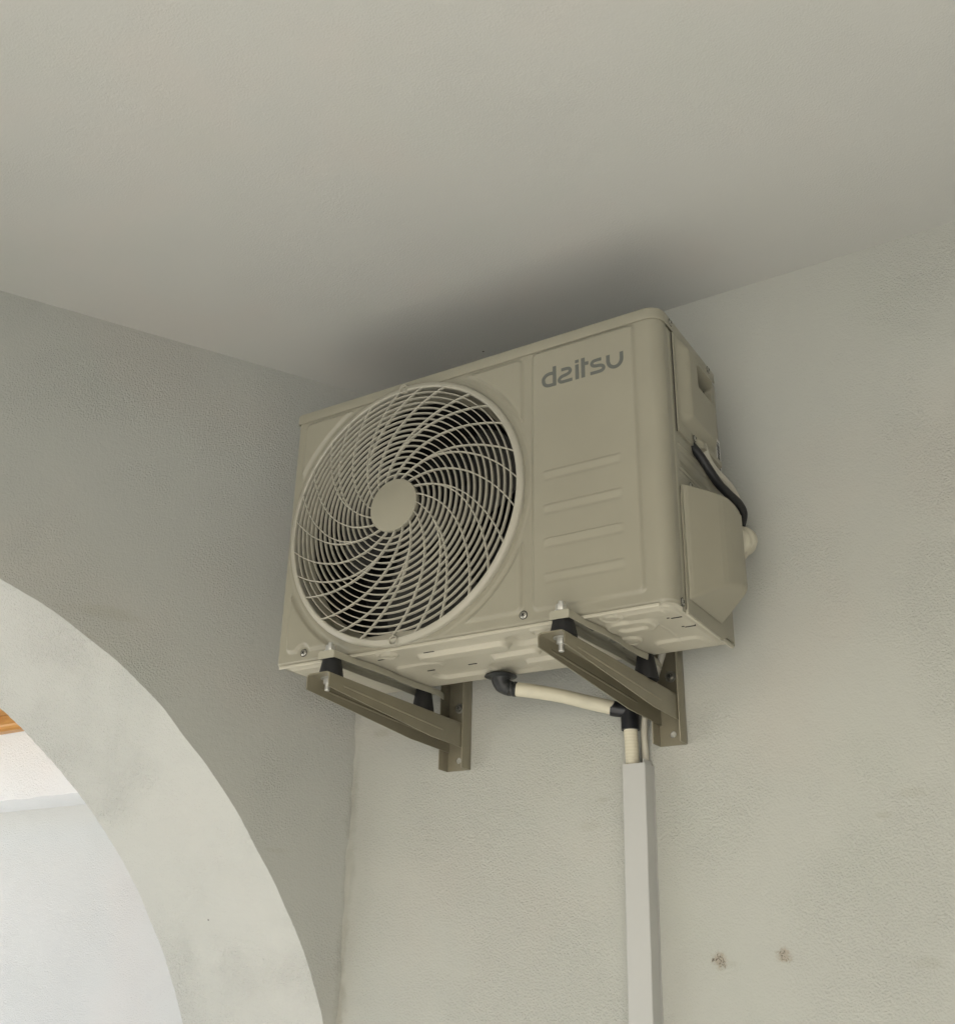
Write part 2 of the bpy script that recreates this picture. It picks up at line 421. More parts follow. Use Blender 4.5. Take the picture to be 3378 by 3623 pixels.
bm = prism(bmesh.new(), [(-.47, YW - .001), (-.66, -.02), (-5, -.02), (-5, YW - .001)], 2, .121, .139)
link('board', bm, M['wood'], er, smooth=False)
bm = prism(bmesh.new(), [(YW - .001, .0775), (YW - .026, .0775), (YW - .026, .090), (YW - .032, .094), (YW - .032, .1205), (YW - .001, .1205)], 0, -5, -.5)
link('moulding', bm, M['wood'], er, smooth=False)

# ------------------------------------------------------------------ the outdoor unit
W, H, D = .803, .5445, .262
ac = empty('air_conditioner', (W / 2, D / 2, 0))
tag(ac, 'ivory air conditioner outdoor unit with round fan grille, hanging on two brackets', 'air conditioner')
FX, FZ, FR = .2778, .2660, .2635
# ---- front panel: a profile in plan (wraps both front corners), embossed by a height field
RL, RR, XR = .007, .026, W
prof_pts = []
def arc(cx, cy, r, a0, a1, n):
    return [(cx + r * cos(a0 + (a1 - a0) * i / n), cy + r * sin(a0 + (a1 - a0) * i / n)) for i in range(n + 1)]
pp = [(0, .030)] + [(0, .012)] + arc(RL, RL, RL, pi, 1.5 * pi, 6)
pp += [(RL + (XR - RR - RL) * i / 388, 0) for i in range(1, 388)]
pp += arc(XR - RR, RR, RR, 1.5 * pi, 2 * pi, 12) + [(XR, .030), (XR, .034), (XR - .002, .0345)]
def lobes(x, z):
    d = rrect(x, z, .0215, .537, .0225, .5165, .014)
    d = max(d, .281 - hypot(x - FX, z - FZ))                # clear band round the grille
    d = max(d, .0145 - hypot(x - .0647, z - .0194))         # hollow round the corner screw
    d2 = rrect(x, z, .5545, .7585, .0215, .519, .012)
    return min(d, d2)
LV = (.2722, .2083, .1462, .0838)
def louv(x, z):
    h = 0.
    for zt in LV:
        if zt - .024 < z < zt + .002:
            side = sst((x - .576) / .010) * sst((.728 - x) / .010)
            u = zt - z
            if u < 0: p = 0
            elif u < .0020: p = .0017 * (u / .0020)
            elif u < .014: p = .0017 - .0026 * ((u - .0020) / .0120)
            else: p = -.0009 * (1 - sst((u - .014) / .0065))
            h += p * side
    return h
NZ = 262
ZB, ZTP = .0025, .5255
def fp(i, j):
    x, y = pp[i]
    z = ZB + (ZTP - ZB) * j / NZ
    a = pp[max(i - 1, 0)]; b_ = pp[min(i + 1, len(pp) - 1)]
    tx, ty = b_[0] - a[0], b_[1] - a[1]; l = hypot(tx, ty); nx, ny = ty / l, -tx / l
    h = 0.
    if abs(y) < 1e-6:
        h = .0054 * sst(-lobes(x, z) / .0060 + .1) + louv(x, z)
        hr = hypot(x - FX, z - FZ); h += .0012 * sst((.2755 - hr) / .003)
    # bottom lip turns inwards
    h -= .004 * sst((ZB + .004 - z) / .004)
    return Vector((x + nx * h, y + ny * h, z))
bm = bmesh.new()
V = [[bm.verts.new(fp(i, j)) for j in range(NZ + 1)] for i in range(len(pp))]
for i in range(len(pp) - 1):
    for j in range(NZ):
        c = (V[i][j].co + V[i + 1][j + 1].co) / 2
        if c.y < .01 and hypot(c.x - FX, c.z - FZ) < .2565: continue
        bm.faces.new((V[i][j], V[i + 1][j], V[i + 1][j + 1], V[i][j + 1]))
bmesh.ops.delete(bm, geom=[v for v in bm.verts if not v.link_faces], context='VERTS')
# bottom return flange
for i in range(8, len(pp) - 4, 1):
    a, b_ = V[i][0], V[i + 1][0]
    if a.is_valid and b_.is_valid and abs(pp[i][1]) < 1e-6 and abs(pp[i + 1][1]) < 1e-6:
        bm.faces.new((a, b_, bm.verts.new((b_.co.x, .010, ZB + .0008)), bm.verts.new((a.co.x, .010, ZB + .0008))))
link('front_panel', bm, M['ivory'], ac, angle=50, recalc=False)
# ---- top cover with rounded right front corner, folded rim
def rim_outline(o_):
    return [(-o_, D + .004)] + [(-o_ + .006 - .006 * cos(a), -o_ + .006 - .006 * sin(a)) for a in [pi / 2 * k / 4 for k in range(5)]] + \
        [(XR + o_ - .0285 + .0285 * sin(a), -o_ + .0285 - .0285 * cos(a)) for a in [pi / 2 * k / 8 for k in range(9)]] + [(XR + o_, D + .004)]
bm = bmesh.new()
rings = []
for zz, oo in ((.5215, .0012), (.5215, .0026), (.5235, .0030), (.5405, .0030), (.5435, .0018), (H, -.0015)):
    rings.append([(x, y, zz) for x, y in rim_outline(oo)])
quad_strip(bm, rings, close=False)
ring = rings[-1]; bm.faces.new([bm.verts.new(p) for p in ring])
link('top_cover', bm, M['ivory'], ac, angle=40)
# ---- left side, back and inner lining painted as shade
link('side_panel', B(.0008, .003, .0305, D, .003, .522), M['ivory'], ac, smooth=False)
bm = B(.006, W - .006, .225, D - .002, .012, .52)
link('condenser_coil', bm, M['coil'], ac, smooth=False)
# ---- right side panel: ribs and folds as a height field over y, z
def rsp(u, v):
    y = .0350 + (D + .004 - .0350) * u; z = -.006 + .527 * v
    h = -.0012
    h += .0016 * sst(1 - abs(y - .0430) / .0022)                  # vertical folds beside the front corner
    h -= .0014 * sst(1 - abs(y - .0480) / .0025)
    for zr in (.3005, .2935, .2560, .2480):
        h += .0022 * sst(1 - abs(z - zr - .0) / .003) * sst((y - .056) / .008) * sst((.20 - y) / .02)
    h -= .003 * sst(1 - abs(z - .275) / .013) * sst((y - .060) / .01) * sst((.21 - y) / .02)
    return Vector((W + h, y, z))
link('side_panel', grid(110, 260, rsp, lambda u, v: not (.120 < .0350 + (D + .004 - .0350) * u < .246 and .436 < -.006 + .527 * v < .492)), M['ivory'], ac, angle=50)
# ---- base pan: pressed steel tray seen from below
def bp_h(x, y):
    """positive = pressed downwards"""
    h = 0.
    def add(d, w_, a): return a * sst(-d / w_ + .5)
    rim = rrect(x, y, .014, .788, .012, .252, .02)
    h += add(rim, .006, .0035)
    h += add(rrect(x, y, .285, .470, .050, .084, .016), .007, .0085)       # long pressed ribs
    h -= add(rrect(x, y, .235, .352, .172, .215, .018), .008, .0075)
    h += add(rrect(x, y, .405, .500, .114, .138, .011), .006, .0080)
    h += add(rrect(x, y, .445, .560, .166, .188, .010), .006, .0080)
    h += add(rrect(x, y, .200, .300, .100, .132, .014), .008, .0035)
    h += add(rrect(x, y, .476, .540, .040, .092, .018), .014, -.0085)
    h += add(rrect(x, y, .368, .440, .165, .245, .020), .014, -.0070)
    for cx, cy in ((.684, .024), (.662, .150), (.553, .033), (.240, .027)):
        d = hypot(x - cx, y - cy)
        h += .0045 * sst((.022 - d) / .006) - .0030 * sst((.0165 - d) / .003) + .0020 * sst((.0125 - d) / .003)
    h += add(rrect(x, y, .655, .738, .050, .104, .022), .008, .0062)
    h -= add(rrect(x, y, .675, .722, .068, .088, .010), .006, .0042)
    h += add(rrect(x, y, .700, .775, .018, .050, .012), .010, .0035)
    h += add(rrect(x, y, .690, .775, .180, .235, .016), .010, .0045)
    h += .0012 * sst(1 - abs(x - .738) / .002) * sst((y - .05) / .02) * sst((.20 - y) / .02)
    h += add(rrect(x, y, .018, .125, .020, .045, .01), .010, .0032)
    h += add(rrect(x, y, .018, .125, .080, .230, .03), .012, .0030)
    return h
def bpf(u, v):
    y = .0045 + (D - .0055) * v; cr_ = .027; xm = W - .003 - (cr_ - sqrt(max(0, cr_ ** 2 - (cr_ - y) ** 2)) if y < cr_ else 0)
    x = .004 + (xm - .004) * u
    return Vector((x, y, .0030 - bp_h(x, y)))
bm = grid(400, 132, bpf)
sk = [(.003, .0042), (W - .024, .0042), (W - .012, .0085), (W - .005, .018), (W - .002, .030), (W - .002, D), (.003, D), (.003, .0042)]
for (xa, ya), (xb, yb) in zip(sk, sk[1:]):
    vs = [bm.verts.new(p) for p in ((xa, ya, .0032), (xb, yb, .0032), (xb, yb, .030), (xa, ya, .030))]; bm.faces.new(vs)
pan = link('base_pan', bm, M['pan'], ac, angle=60, recalc=False)
for x, y, l in ((.3175, .0465, .022), (.2173, .0467, .024), (.2541, .1486, .016), (.346, .1483, .018), (.776, .0738, .018), (.7787, .1262, .018), (.763, .0700, .004), (.768, .1215, .004)):
    z = .0030 - bp_h(x, y) - .0006
    link('drain_slot', B(x - l / 2, x + l / 2, y - .0011, y + .0011, z - .0004, z + .003), M['slotblack'], ac, smooth=False)
# thin lip under the front panel
link('base_lip', B(.006, W - .026, .0012, .0040, -.0035, .0022, bev=.0008), M['pan'], ac)
# right-hand pan flange that runs back along the side
link('base_lip', B(W - .0035, W + .0006, .050, D, -.0062, .002, bev=.0008), M['pan'], ac)
# ---- fan grille
GR = empty('fan_grille', (FX, 0, FZ)); GR.parent = ac; GR.location = Vector((FX, 0, FZ + Z0)) - Vector(ac['_w'])
def gy(r): return -.0125 - .0175 * (1 - min(1, r / .2525) ** 1.8)
HUB = (FX, FZ)
bm = lathe(bmesh.new(), [(FR, .001), (FR, -.0062), (FR - .0012, -.0090), (FR - .0040, -.0112), (FR - .0080, -.0126), (.2530, -.0130), (.2512, -.0118), (.2506, -.0095), (.2506, .010)], (FX, 0, FZ), (0, 1, 0), 160)
link('grille_rim', bm, M['grille'], GR)
bm = lathe(bmesh.new(), [(.2506, .0105), (.2500, .016), (.2440, .024), (.2400, .036), (.2420, .042)], (FX, 0, FZ), (0, 1, 0), 120)
link('air_duct', bm, M['ivory_plastic'], GR)
bm = bmesh.new()
for k in range(1, 17):
    r = .0520 + .01176 * k; y = gy(r); w_ = .00105
    lathe(bm, [(r - w_, y + .0065), (r - w_, y + .0009), (r - w_ * .45, y), (r + w_ * .45, y), (r + w_, y + .0009), (r + w_, y + .0065)], (FX, 0, FZ), (0, 1, 0), 144, True)
link('concentric_rings', bm, M['grille'], GR, angle=50)
hr = [(.052, 0), (.0715, .17), (.09, .28), (.110, .39), (.1275, .475), (.145, .56), (.1625, .64), (.180, .72), (.1975, .79), (.215, .86), (.234, .93), (.2530, 1)]
def hh(r):
    for (r0, h0), (r1, h1) in zip(hr, hr[1:]):
        if r <= r1: return h0 + (h1 - h0) * (r - r0) / (r1 - r0)
    return 1.
def fin(bm, pts, w0=.00105, depth=.0065):
    rings = []
    for i, (r, a) in enumerate(pts):
        p = Vector((FX + r * cos(a), 0, FZ + r * sin(a)))
        r0, a0 = pts[max(i - 1, 0)]; r1, a1 = pts[min(i + 1, len(pts) - 1)]
        t_ = Vector((r1 * cos(a1) - r0 * cos(a0), 0, r1 * sin(a1) - r0 * sin(a0))).normalized(); n = Vector((t_.z, 0, -t_.x))
        y = gy(r) - .0006
        rings.append([p + n * s * w0 + Vector((0, y + d, 0)) for s, d in ((-1, depth), (-1, .0007), (-.4, 0), (.4, 0), (1, .0007), (1, depth))])
    quad_strip(bm, rings)
bm = bmesh.new()
for k in range(9):
    tA = radians(55 + 40 * k); tB = radians(75 + 40 * k)
    rs = [.050 + (.2530 - .050) * i / 30 for i in range(31)]
    SA = radians(66.5)
    fin(bm, [(r, tA - SA * hh(max(r, .052))) for r in rs])
    rb = .100; hb = hh(rb)
    fin(bm, [(r, tB - SA * hh(max(r, .052))) for r in [.050 + .0025 * i for i in range(21)]])
    ab = tB - SA * hb
    for end in (.8, 13.3):
        ae = radians(end + 40 * k)
        fin(bm, [(r, ab + (ae - ab) * ((hh(r) - hb) / (1 - hb))) for r in [rb + (.2530 - rb) * i / 24 for i in range(25)]])
link('spiral_spokes', bm, M['grille'], GR, angle=50)
yh = gy(.03) - .0018
bm = lathe(bmesh.new(), [(.049, .012), (.0522, .010), (.0522, .0014), (.0512, .0003), (.0480, .0003), (.0474, .0), (0, -.0003)], (FX, yh, FZ), (0, 1, 0), 80)
link('hub_cap', bm, M['ivory'], GR)
for a in (90.6, -89.2):
    c = (FX + .2562 * cos(radians(a)), -.0015, FZ + .2562 * sin(radians(a)))
    bm = lathe(bmesh.new(), [(.0092, .002), (.0092, -.0125), (.0086, -.0142), (.0076, -.0142), (.0070, -.0128), (.0066, .004), (0, .004)], c, (0, 1, 0), 32)
    bs = link('screw_boss', bm, M['grille'], GR)
    screw(bs, (c[0], -.0058, c[2]), (0, -1, 0), .0040, ring=False) if False else None
    bm = lathe(bmesh.new(), [(.0042, .0), (.0038, -.002), (0, -.003)], (c[0], .0005, c[2]), (0, 1, 0), 20)
    link('screw', bm, M['screw'], bs)
# ---- fan and inside painted dark as shade
FN = empty('fan', (FX, .10, FZ)); FN.parent = ac; FN.location = Vector((FX, .10, FZ + Z0)) - Vector(ac['_w'])
bm = lathe(bmesh.new(), [(0, -.035), (.035, -.034), (.052, -.022), (.055, 0), (.055, .05)], (FX, .085, FZ), (0, 1, 0), 48)
link('fan_hub', bm, M['blade'], FN)
for k in range(3):
    bm = bmesh.new(); rows_ = []
    for i in range(13):
        r = .050 + .180 * i / 12; row = []
        for j in range(11):
            f = j / 10; sp = radians(78) * (1 - .25 * i / 12)
            a = radians(120 * k + 20) + sp * (f - .5) + radians(22) * (i / 12)
            row.append(Vector((FX + r * cos(a), .075 + .065 * f - .01 * sin(f * pi), FZ + r * sin(a))))
        rows_.append(row)
    quad_strip(bm, [r_ + [p + Vector((0, .003, 0)) for p in r_[::-1]] for r_ in rows_])
    link('fan_blade', bm, M['blade'], FN)
bm = lathe(bmesh.new(), [(.2420, .0425), (.2570, .044), (.2570, .222), (0, .222)], (FX, 0, FZ), (0, 1, 0), 64)
link('shade_lining', bm, M['dark'], ac)  # black cup added so the casing's inner shade is in its colour
# ---- logo, letters laid on the raised panel
LG = empty('logo', (.66, -.0055, .455)); LG.parent = ac; LG.location = Vector((.66, -.0055, .455 + Z0)) - Vector(ac['_w'])
LY0, LY1 = -.0060, -.0048
def ribbon(name, pts, w_, n=8, sm=True):
    P = smooth_path([(x, 0, z) for x, z in pts], n) if sm else [Vector((x, 0, z)) for x, z in pts]
    bm = bmesh.new(); rings = []
    for i, p in enumerate(P):
        t_ = (P[min(i + 1, len(P) - 1)] - P[max(i - 1, 0)]).normalized(); nn = Vector((t_.z, 0, -t_.x)) * w_ / 2
        rings.append([(p.x + nn.x, LY0, p.z + nn.z), (p.x - nn.x, LY0, p.z - nn.z), (p.x - nn.x, LY1, p.z - nn.z), (p.x + nn.x, LY1, p.z + nn.z)])
    quad_strip(bm, rings); return bm
bm = prism(bmesh.new(), [(.5998, .4775), (.6065, .4772), (.6065, .4371), (.5998, .4371)], 1, LY0, LY1)
rb2 = ribbon('d', [(.5998, .4640), (.5925, .4645), (.5858, .4625), (.5818, .4580), (.5808, .4535), (.5822, .4470), (.5862, .4422), (.5925, .4404), (.5998, .4404)], .0064)
tmp = bpy.data.meshes.new('t'); rb2.to_mesh(tmp); rb2.free(); bm.from_mesh(tmp); bpy.data.meshes.remove(tmp)
link('letter', bm, M['logo'], LG, smooth=False)
link('letter', ribbon('a', [(.6171, .4652), (.6270, .4652), (.6325, .4640), (.6349, .4596), (.6325, .4552), (.6265, .4530), (.6195, .4518), (.6148, .4496), (.6128, .4454), (.6148, .4415), (.6205, .4402), (.6386, .4402)], .0062), M['logo'], LG, smooth=False)
bm = prism(bmesh.new(), [(.6448, .4672), (.6515, .4672), (.6515, .4372), (.6448, .4372)], 1, LY0, LY1)
prism(bm, [(.6448, .4767), (.6517, .4767), (.6517, .4707), (.6448, .4707)], 1, LY0, LY1); link('letter', bm, M['logo'], LG, smooth=False)
bm = prism(bmesh.new(), [(.6566, .4768), (.6636, .4768), (.6636, .4677), (.6705, .4674), (.6705, .4608), (.6636, .4611), (.6636, .4372), (.6566, .4372)], 1, LY0, LY1)
link('letter', bm, M['logo'], LG, smooth=False)
link('letter', ribbon('s', [(.6955, .4644), (.6862, .4644), (.6800, .4634), (.6772, .4594), (.6793, .4550), (.6850, .4530), (.6930, .4520), (.6980, .4497), (.6998, .4456), (.6975, .4416), (.6909, .4402), (.6741, .4402)], .0062), M['logo'], LG, smooth=False)
link('letter', ribbon('u', [(.7085, .4673), (.7085, .4600), (.7087, .4525), (.7115, .4455), (.7165, .4415), (.7213, .4404), (.7265, .4415), (.7312, .4455), (.7338, .4520), (.7341, .4600), (.7341, .4673)], .0067), M['logo'], LG, smooth=False)
# ---- screws
for c, a in (((.0660, -.0002, .0205), (0, -1, 0)), ((.5375, -.0002, .0195), (0, -1, 0))): screw(ac, c, a)
for y, z in ((.048, .5335), (.2335, .5345)): screw(ac, (W + .0028, y, z), (1, 0, 0), .0058)
screw(ac, (W + .0055, .1255, .337), (1, 0, 0), .0052); screw(ac, (W + .004, .0930, .2330), (1, 0, 0), .0048); screw(ac, (W + .0005, .0320, .0080), (1, 0, 0), .0058)
# ---- terminal cover with hand recess (upper right side)
def tc_h(y, z):
    h = .0030 * sst(-rrect(y, z, .0585, .2455, .3235, .5210, .004) / .002 + 1)
    d = rrect(y, z, .0640, .300, .3420, .5600, .012)
    h += .0150 * sst(min(1, max(0, (y - .0640) / .034))) * sst((.244 - y) / .040) * sst(min(1, max(0, (z - .3440) / .022))) * sst(min(1, max(0, (.5270 - z) / .030)))
    # lower bump over the cable gland
    h += .0085 * sst((y - .140) / .018) * sst((z - .3260) / .006) * sst((.352 - z) / .012)
    dd = rrect(y, z, .1300, .2320, .4400, .4880, .006)
    if dd < 0: h = min(h, .0180 - .0360 * min(1, -dd / .0030))
    return h
def tcf(u, v):
    y = .0585 + .1870 * u; z = .3235 + .1975 * v
    return Vector((W + tc_h(y, z), y, z))
bm = grid(120, 124, tcf)
edge = []
def skirt(bm, pts):
    vs = [(bm.verts.new(p), bm.verts.new((W - .001, p[1], p[2]))) for p in pts]
    for (a, b_), (c, d) in zip(vs, vs[1:]): bm.faces.new((a, c, d, b_))
n = 60
skirt(bm, [tcf(0, 1 - i / n) for i in range(n + 1)] + [tcf(i / n, 0) for i in range(n + 1)] + [tcf(1, i / n) for i in range(n + 1)] + [tcf(1 - i / n, 1) for i in range(n + 1)])
link('terminal_cover', bm, M['ivory_plastic'], ac, angle=45)
link('shadow_gap', B(W - .0005, W + .0006, .0568, .0583, .322, .519), M['slotblack'], ac, smooth=False)
# cable clamp under the cover
bm = B(W + .001, W + .011, .176, .206, .3145, .3225, bev=.001)
link('cable_clamp', bm, M['screw'], ac)
link('terminal_block', B(W - .0005, W + .008, .178, .202, .3228, .3300), M['dark'], ac, smooth=False)
# barcode label on the rear edge of the side
lb = link('barcode_label', B(W - .0005, W + .0012, .2515, .2730, .3150, .3990), M['sticker'], ac, smooth=False)
zz = .320; bm = bmesh.new(); Rb = random.Random(5)
while zz < .392:
    h_ = Rb.choice((.0007, .0011, .0018, .0024)); box(bm, W + .0011, W + .0015, .2565, .2690, zz, zz + h_); zz += h_ + Rb.choice((.0008, .0012, .0019))
link('barcode', bm, M['ink'], lb, smooth=False)
link('side_panel', B(W - .0020, W - .0006, .2645, .2735, .000, .521), M['ivory'], ac, smooth=False)
# ---- valve cover (lower right side): faceted hood, open at the top
def hood(off=0.):
    # plan section at the top / mid, and the inward slope at the foot
    o_ = off
    top = [(W + .002, .060 + o_), (W + .0050, .0625 + o_), (W + .0385 - o_, .122 + o_), (W + .0425 - o_, .132 + o_), (W + .0472 - o_, .148 + o_), (W + .0508 - o_, .166 + o_), (W + .0532 - o_, .184 + o_ * .5), (W + .0532 - o_, .197), (W + .0500 - o_, .2015 - o_)]
    return top
HP = [(.0600, 0), (.0615, .0030), (.0660, .0070), (.1220, .0375), (.1340, .0425), (.1480, .0465), (.1660, .0500), (.1840, .0522), (.1960, .0525), (.2000, .0505), (.2020, .0460), (.2022, .0)]
def hpx(y):
    for (a, p), (b_, q) in zip(HP, HP[1:]):
        if y <= b_: return p + (q - p) * (y - a) / max(1e-6, b_ - a)
    return 0
def smin(a, b_, k): h = max(k - abs(a - b_), 0) / k; return min(a, b_) - h * h * k * .25
def hoodf(u, v):
    y = .0600 + .1422 * (u ** .9); zt_ = .2215 - .016 * sst((y - .135) / .065) ** 1.6
    z = .0205 + (zt_ - .0205) * v
    return Vector((W + .002 + max(0, smin(hpx(y), (z - .0205) * 1.0 + .0015, .0050)), y, z))
bm = grid(150, 150, hoodf)
vc = link('valve_cover', bm, M['ivory_plastic'], ac, angle=60)
# its mounting flange, stepped along the bottom edge
poly = [(.0500, .0490), (.0500, .0010), (.0530, -.0035), (.0600, -.0050), (.0680, -.0040), (.110, -.0045), (.150, -.0060), (.196, -.0060), (.199, -.0085), (.205, -.0085), (.206, -.004), (.225, .0030), (.262, .0030), (.262, .2215), (.058, .2215), (.0545, .20), (.0535, .06)]
link('valve_cover_flange', prism(bmesh.new(), poly, 0, W - .0004, W + .0026, .0006), M['ivory_plastic'], ac)
# ---- mounting feet under the pan (inverted channels), their slots
def foot(x0, x1, skew):
    bm = bmesh.new(); y0, y1 = -.0470, .300; t_ = .0018; hgt = .0140
    def X(x, y): return x + skew * (y + .03)
    sec = lambda xa, xb, z0: [(xa, z0 - hgt), (xa, z0 - .004), (xa + .0012, z0 - .0012), (xa + .004, z0), (xb - .004, z0), (xb - .0012, z0 - .0012), (xb, z0 - .004), (xb, z0 - hgt), (xb - t_, z0 - hgt), (xb - t_, z0 - .005), (xb - .0045, z0 - t_), (xa + .0045, z0 - t_), (xa + t_, z0 - .005), (xa + t_, z0 - hgt)]
    rings = []
    for y, grow, dz in ((y0, 0, 0), (-.02, 0, 0), (.02, .0, 0), (.06, .004, 0), (.12, .004, 0), (.15, .0, 0), (.20, .0, 0), (.24, .004, 0), (.275, .003, 0), (y1, -.004, 0)):
        rings.append([(X(x, y), y, z) for x, z in sec(x0 - grow * .5, x1 + grow, -.0005 + dz)])
    quad_strip(bm, rings)
    # front lip
    prism(bm, [(X(x0 + .0005, y0), -.0150), (X(x0 + .0005, y0), -.004), (X(x0 + .004, y0), -.0008), (X(x1 - .004, y0), -.0008), (X(x1 - .0005, y0), -.004), (X(x1 - .0005, y0), -.0150)], 1, y0 - .0018, y0 + .0004)
    return link('mounting_foot', bm, M['foot'], ac, angle=40)
f1 = foot(.1430, .1800, .022); f2 = foot(.6115, .6470, .035)
for f_, xs in ((f1, .164), (f2, .634)):
    for y, l in ((.055, .030), (.135, .026), (.185, .018)):
        x = xs + .03 * y
        bm = bmesh.new(); tube(bm, [(x + .007 * cos(a), y + (l / 2 - .007) * (1 if sin(a) >= 0 else -1) + .007 * sin(a), -.0026) for a in [2 * pi * k / 24 for k in range(25)]], .0010, 6)
        link('slot_rim', bm, M['foot'], f_)
        link('slot', B(x - .0055, x + .0055, y - l / 2 + .002, y + l / 2 - .002, -.0034, -.0020, bev=.0005), M['rib'] if y > .1 else M['slotblack'], f_)

# ------------------------------------------------------------------ wall brackets
def bracket(xl, xr, skew, zt, zw, zbf, zbw, ux0, ux1, zub, bolt, bolt_back, hole, anch, label):
    br = empty('wall_bracket', ((ux0 + ux1) / 2, YW, zub))
    tag(br, label, 'bracket', 'brackets under the air conditioner')
    yf, ye = -.068, YW - .004; t_ = .0020
    def X(x, y): return x + skew * (y - yf)
    def zt_(y): return zt + (zw - zt) * (y - yf) / (ye - yf)
    def zb_(y):
        yk = .236
        return zbf + (zbk - zbf) * (y - yf) / (yk - yf) if y < yk else zbk + (zbw - zbk) * (y - yk) / (ye - yk)
    zbk = zbw + .0045
    bm = bmesh.new(); rings = []
    for y in (yf, .236, ye):
        a, b_ = X(xl, y), X(xr, y); zt2, zb2 = zt_(y), zb_(y)
        rings.append([(x, y, z) for x, z in ((a, zb2), (a, zt2 - .006), (a + .0018, zt2 - .0018), (a + .006, zt2), (b_ - .006, zt2), (b_ - .0018, zt2 - .0018), (b_, zt2 - .006), (b_, zb2),
                      (b_ - t_, zb2), (b_ - t_, zt2 - .0065), (b_ - .0032, zt2 - .0032), (b_ - .0065, zt2 - t_), (a + .0065, zt2 - t_), (a + .0032, zt2 - .0032), (a + t_, zt2 - .0065), (a + t_, zb2))])
    quad_strip(bm, rings)
    link('arm', bm, M['bracket'], br, angle=30)
    # stiffening beads pressed into the arm's flanges
    for xs, sg in ((xr, 1), (xl + t_, 1)):
        bm = bmesh.new(); rg = []
        for i in range(25):
            u = i / 24; y = -.03 + .30 * u; hgt = .0011 * sst(min(u, 1 - u) / .06 + .02); zc = zt_(y) - .017 - .012 * u; x_ = X(xs, y)
            rg.append([(x_ - .0004, y, zc - .0030), (x_ + hgt * .6, y, zc - .0018), (x_ + hgt, y, zc), (x_ + hgt * .6, y, zc + .0018), (x_ - .0004, y, zc + .0030)])
        quad_strip(bm, rg)
        link('stiffening_bead', bm, M['bracket'], br)
    # upright: U channel with its web on the wall; the web has an open hole at the bottom
    dpt = .035; zu = .33
    for xa, sg in ((ux0, 1), (ux1 - t_, -1)):
        bm = B(xa, xa + t_, YW - dpt, YW - .001, zub, zu, bev=.0006); link('flange', bm, M['bracket'], br)
    bm = bmesh.new(); hx, hz = hole; hr_ = .0062; NN = 32
    ring = [(hx + hr_ * cos(2 * pi * k / NN), hz + hr_ * sin(2 * pi * k / NN)) for k in range(NN)]
    za, zb3 = zub, hz + .03; xa, xb = ux0 + t_, ux1 - t_
    def sq(a):
        dx, dz = cos(a), sin(a); ts = [((xb if dx > 0 else xa) - hx) / dx if abs(dx) > 1e-9 else 9, ((zb3 if dz > 0 else za) - hz) / dz if abs(dz) > 1e-9 else 9]
        t2 = min(ts); return (hx + dx * t2, hz + dz * t2)
    angs = sorted([2 * pi * k / NN for k in range(NN)] + [atan2(q[1] - hz, q[0] - hx) % (2 * pi) for q in ((xa, za), (xb, za), (xb, zb3), (xa, zb3))])
    yw0, yw1 = YW - .0030, YW - .0010
    inn = [(hx + hr_ * cos(a), hz + hr_ * sin(a)) for a in angs]; out = [sq(a) for a in angs]
    quad_strip(bm, [[(x, yw1, z) for x, z in inn], [(x, yw0, z) for x, z in inn], [(x, yw0, z) for x, z in out], [(x, yw1, z) for x, z in out]], caps=False)
    box(bm, xa, xb, yw0, yw1, zb3, zu)
    link('web', bm, M['bracket'], br, angle=30)
    # anchor screw with washer
    bm = lathe(bmesh.new(), [(.0105, 0), (.0105, -.0014), (.0060, -.0016), (.0060, -.005), (.0045, -.0064), (0, -.0066)], (anch[0], YW - .003, anch[1]), (0, 1, 0), 28)
    an = link('anchor_screw', bm, M['screw'], br)
    link('cross_slot', B(anch[0] - .0035, anch[0] + .0035, YW - .0100, YW - .009, anch[1] - .0008, anch[1] + .0008), M['slotblack'], an, smooth=False)
    link('cross_slot', B(anch[0] - .0008, anch[0] + .0008, YW - .0100, YW - .0091, anch[1] - .0035, anch[1] + .0035), M['slotblack'], an, smooth=False)
    # rubber buffers and bolts
    for (bx, by), front in ((bolt, True), (bolt_back, False)):
        zt2 = zt_(by)
        bm = lathe(bmesh.new(), [(0, zt2 + .0002), (.0222, zt2 + .0002), (.0225, zt2 + .003), (.0160, -.0085), (.0145, -.0024), (0, -.0024)], (bx, by + (.0075 if front else 0), 0), (0, 0, 1), 40)
        link('rubber_buffer', bm, M['rubber'], br, angle=30)
        if not front: continue
        bm = lathe(bmesh.new(), [(0, zt2 - .0250), (.0040, zt2 - .0250), (.0046, zt2 - .0240), (.0046, .0160), (.0040, .0170), (0, .0170)], (bx, by, 0), (0, 0, 1), 24)
        bo_ = link('bolt', bm, M['zinc'], br, angle=30)
        link('washer', lathe(bmesh.new(), [(.0110, -.0004), (.0110, .0010), (0, .0010)], (bx, by, 0), (0, 0, 1), 32), M['zinc'], bo_)
        link('nut', hexprism(bmesh.new(), (bx, by), .0092, .0012, .0112), M['zinc'], bo_, angle=30)
        link('washer', lathe(bmesh.new(), [(.0047, zt2 - .0038), (.0130, zt2 - .0038), (.0130, zt2 - .0022), (.0047, zt2 - .0022)], (bx, by, 0), (0, 0, 1), 32, True), M['zinc'], bo_)
        link('nut', hexprism(bmesh.new(), (bx, by), .0088, zt2 - .0125, zt2 - .0039, .1), M['zinc'], bo_, angle=30)
    return br
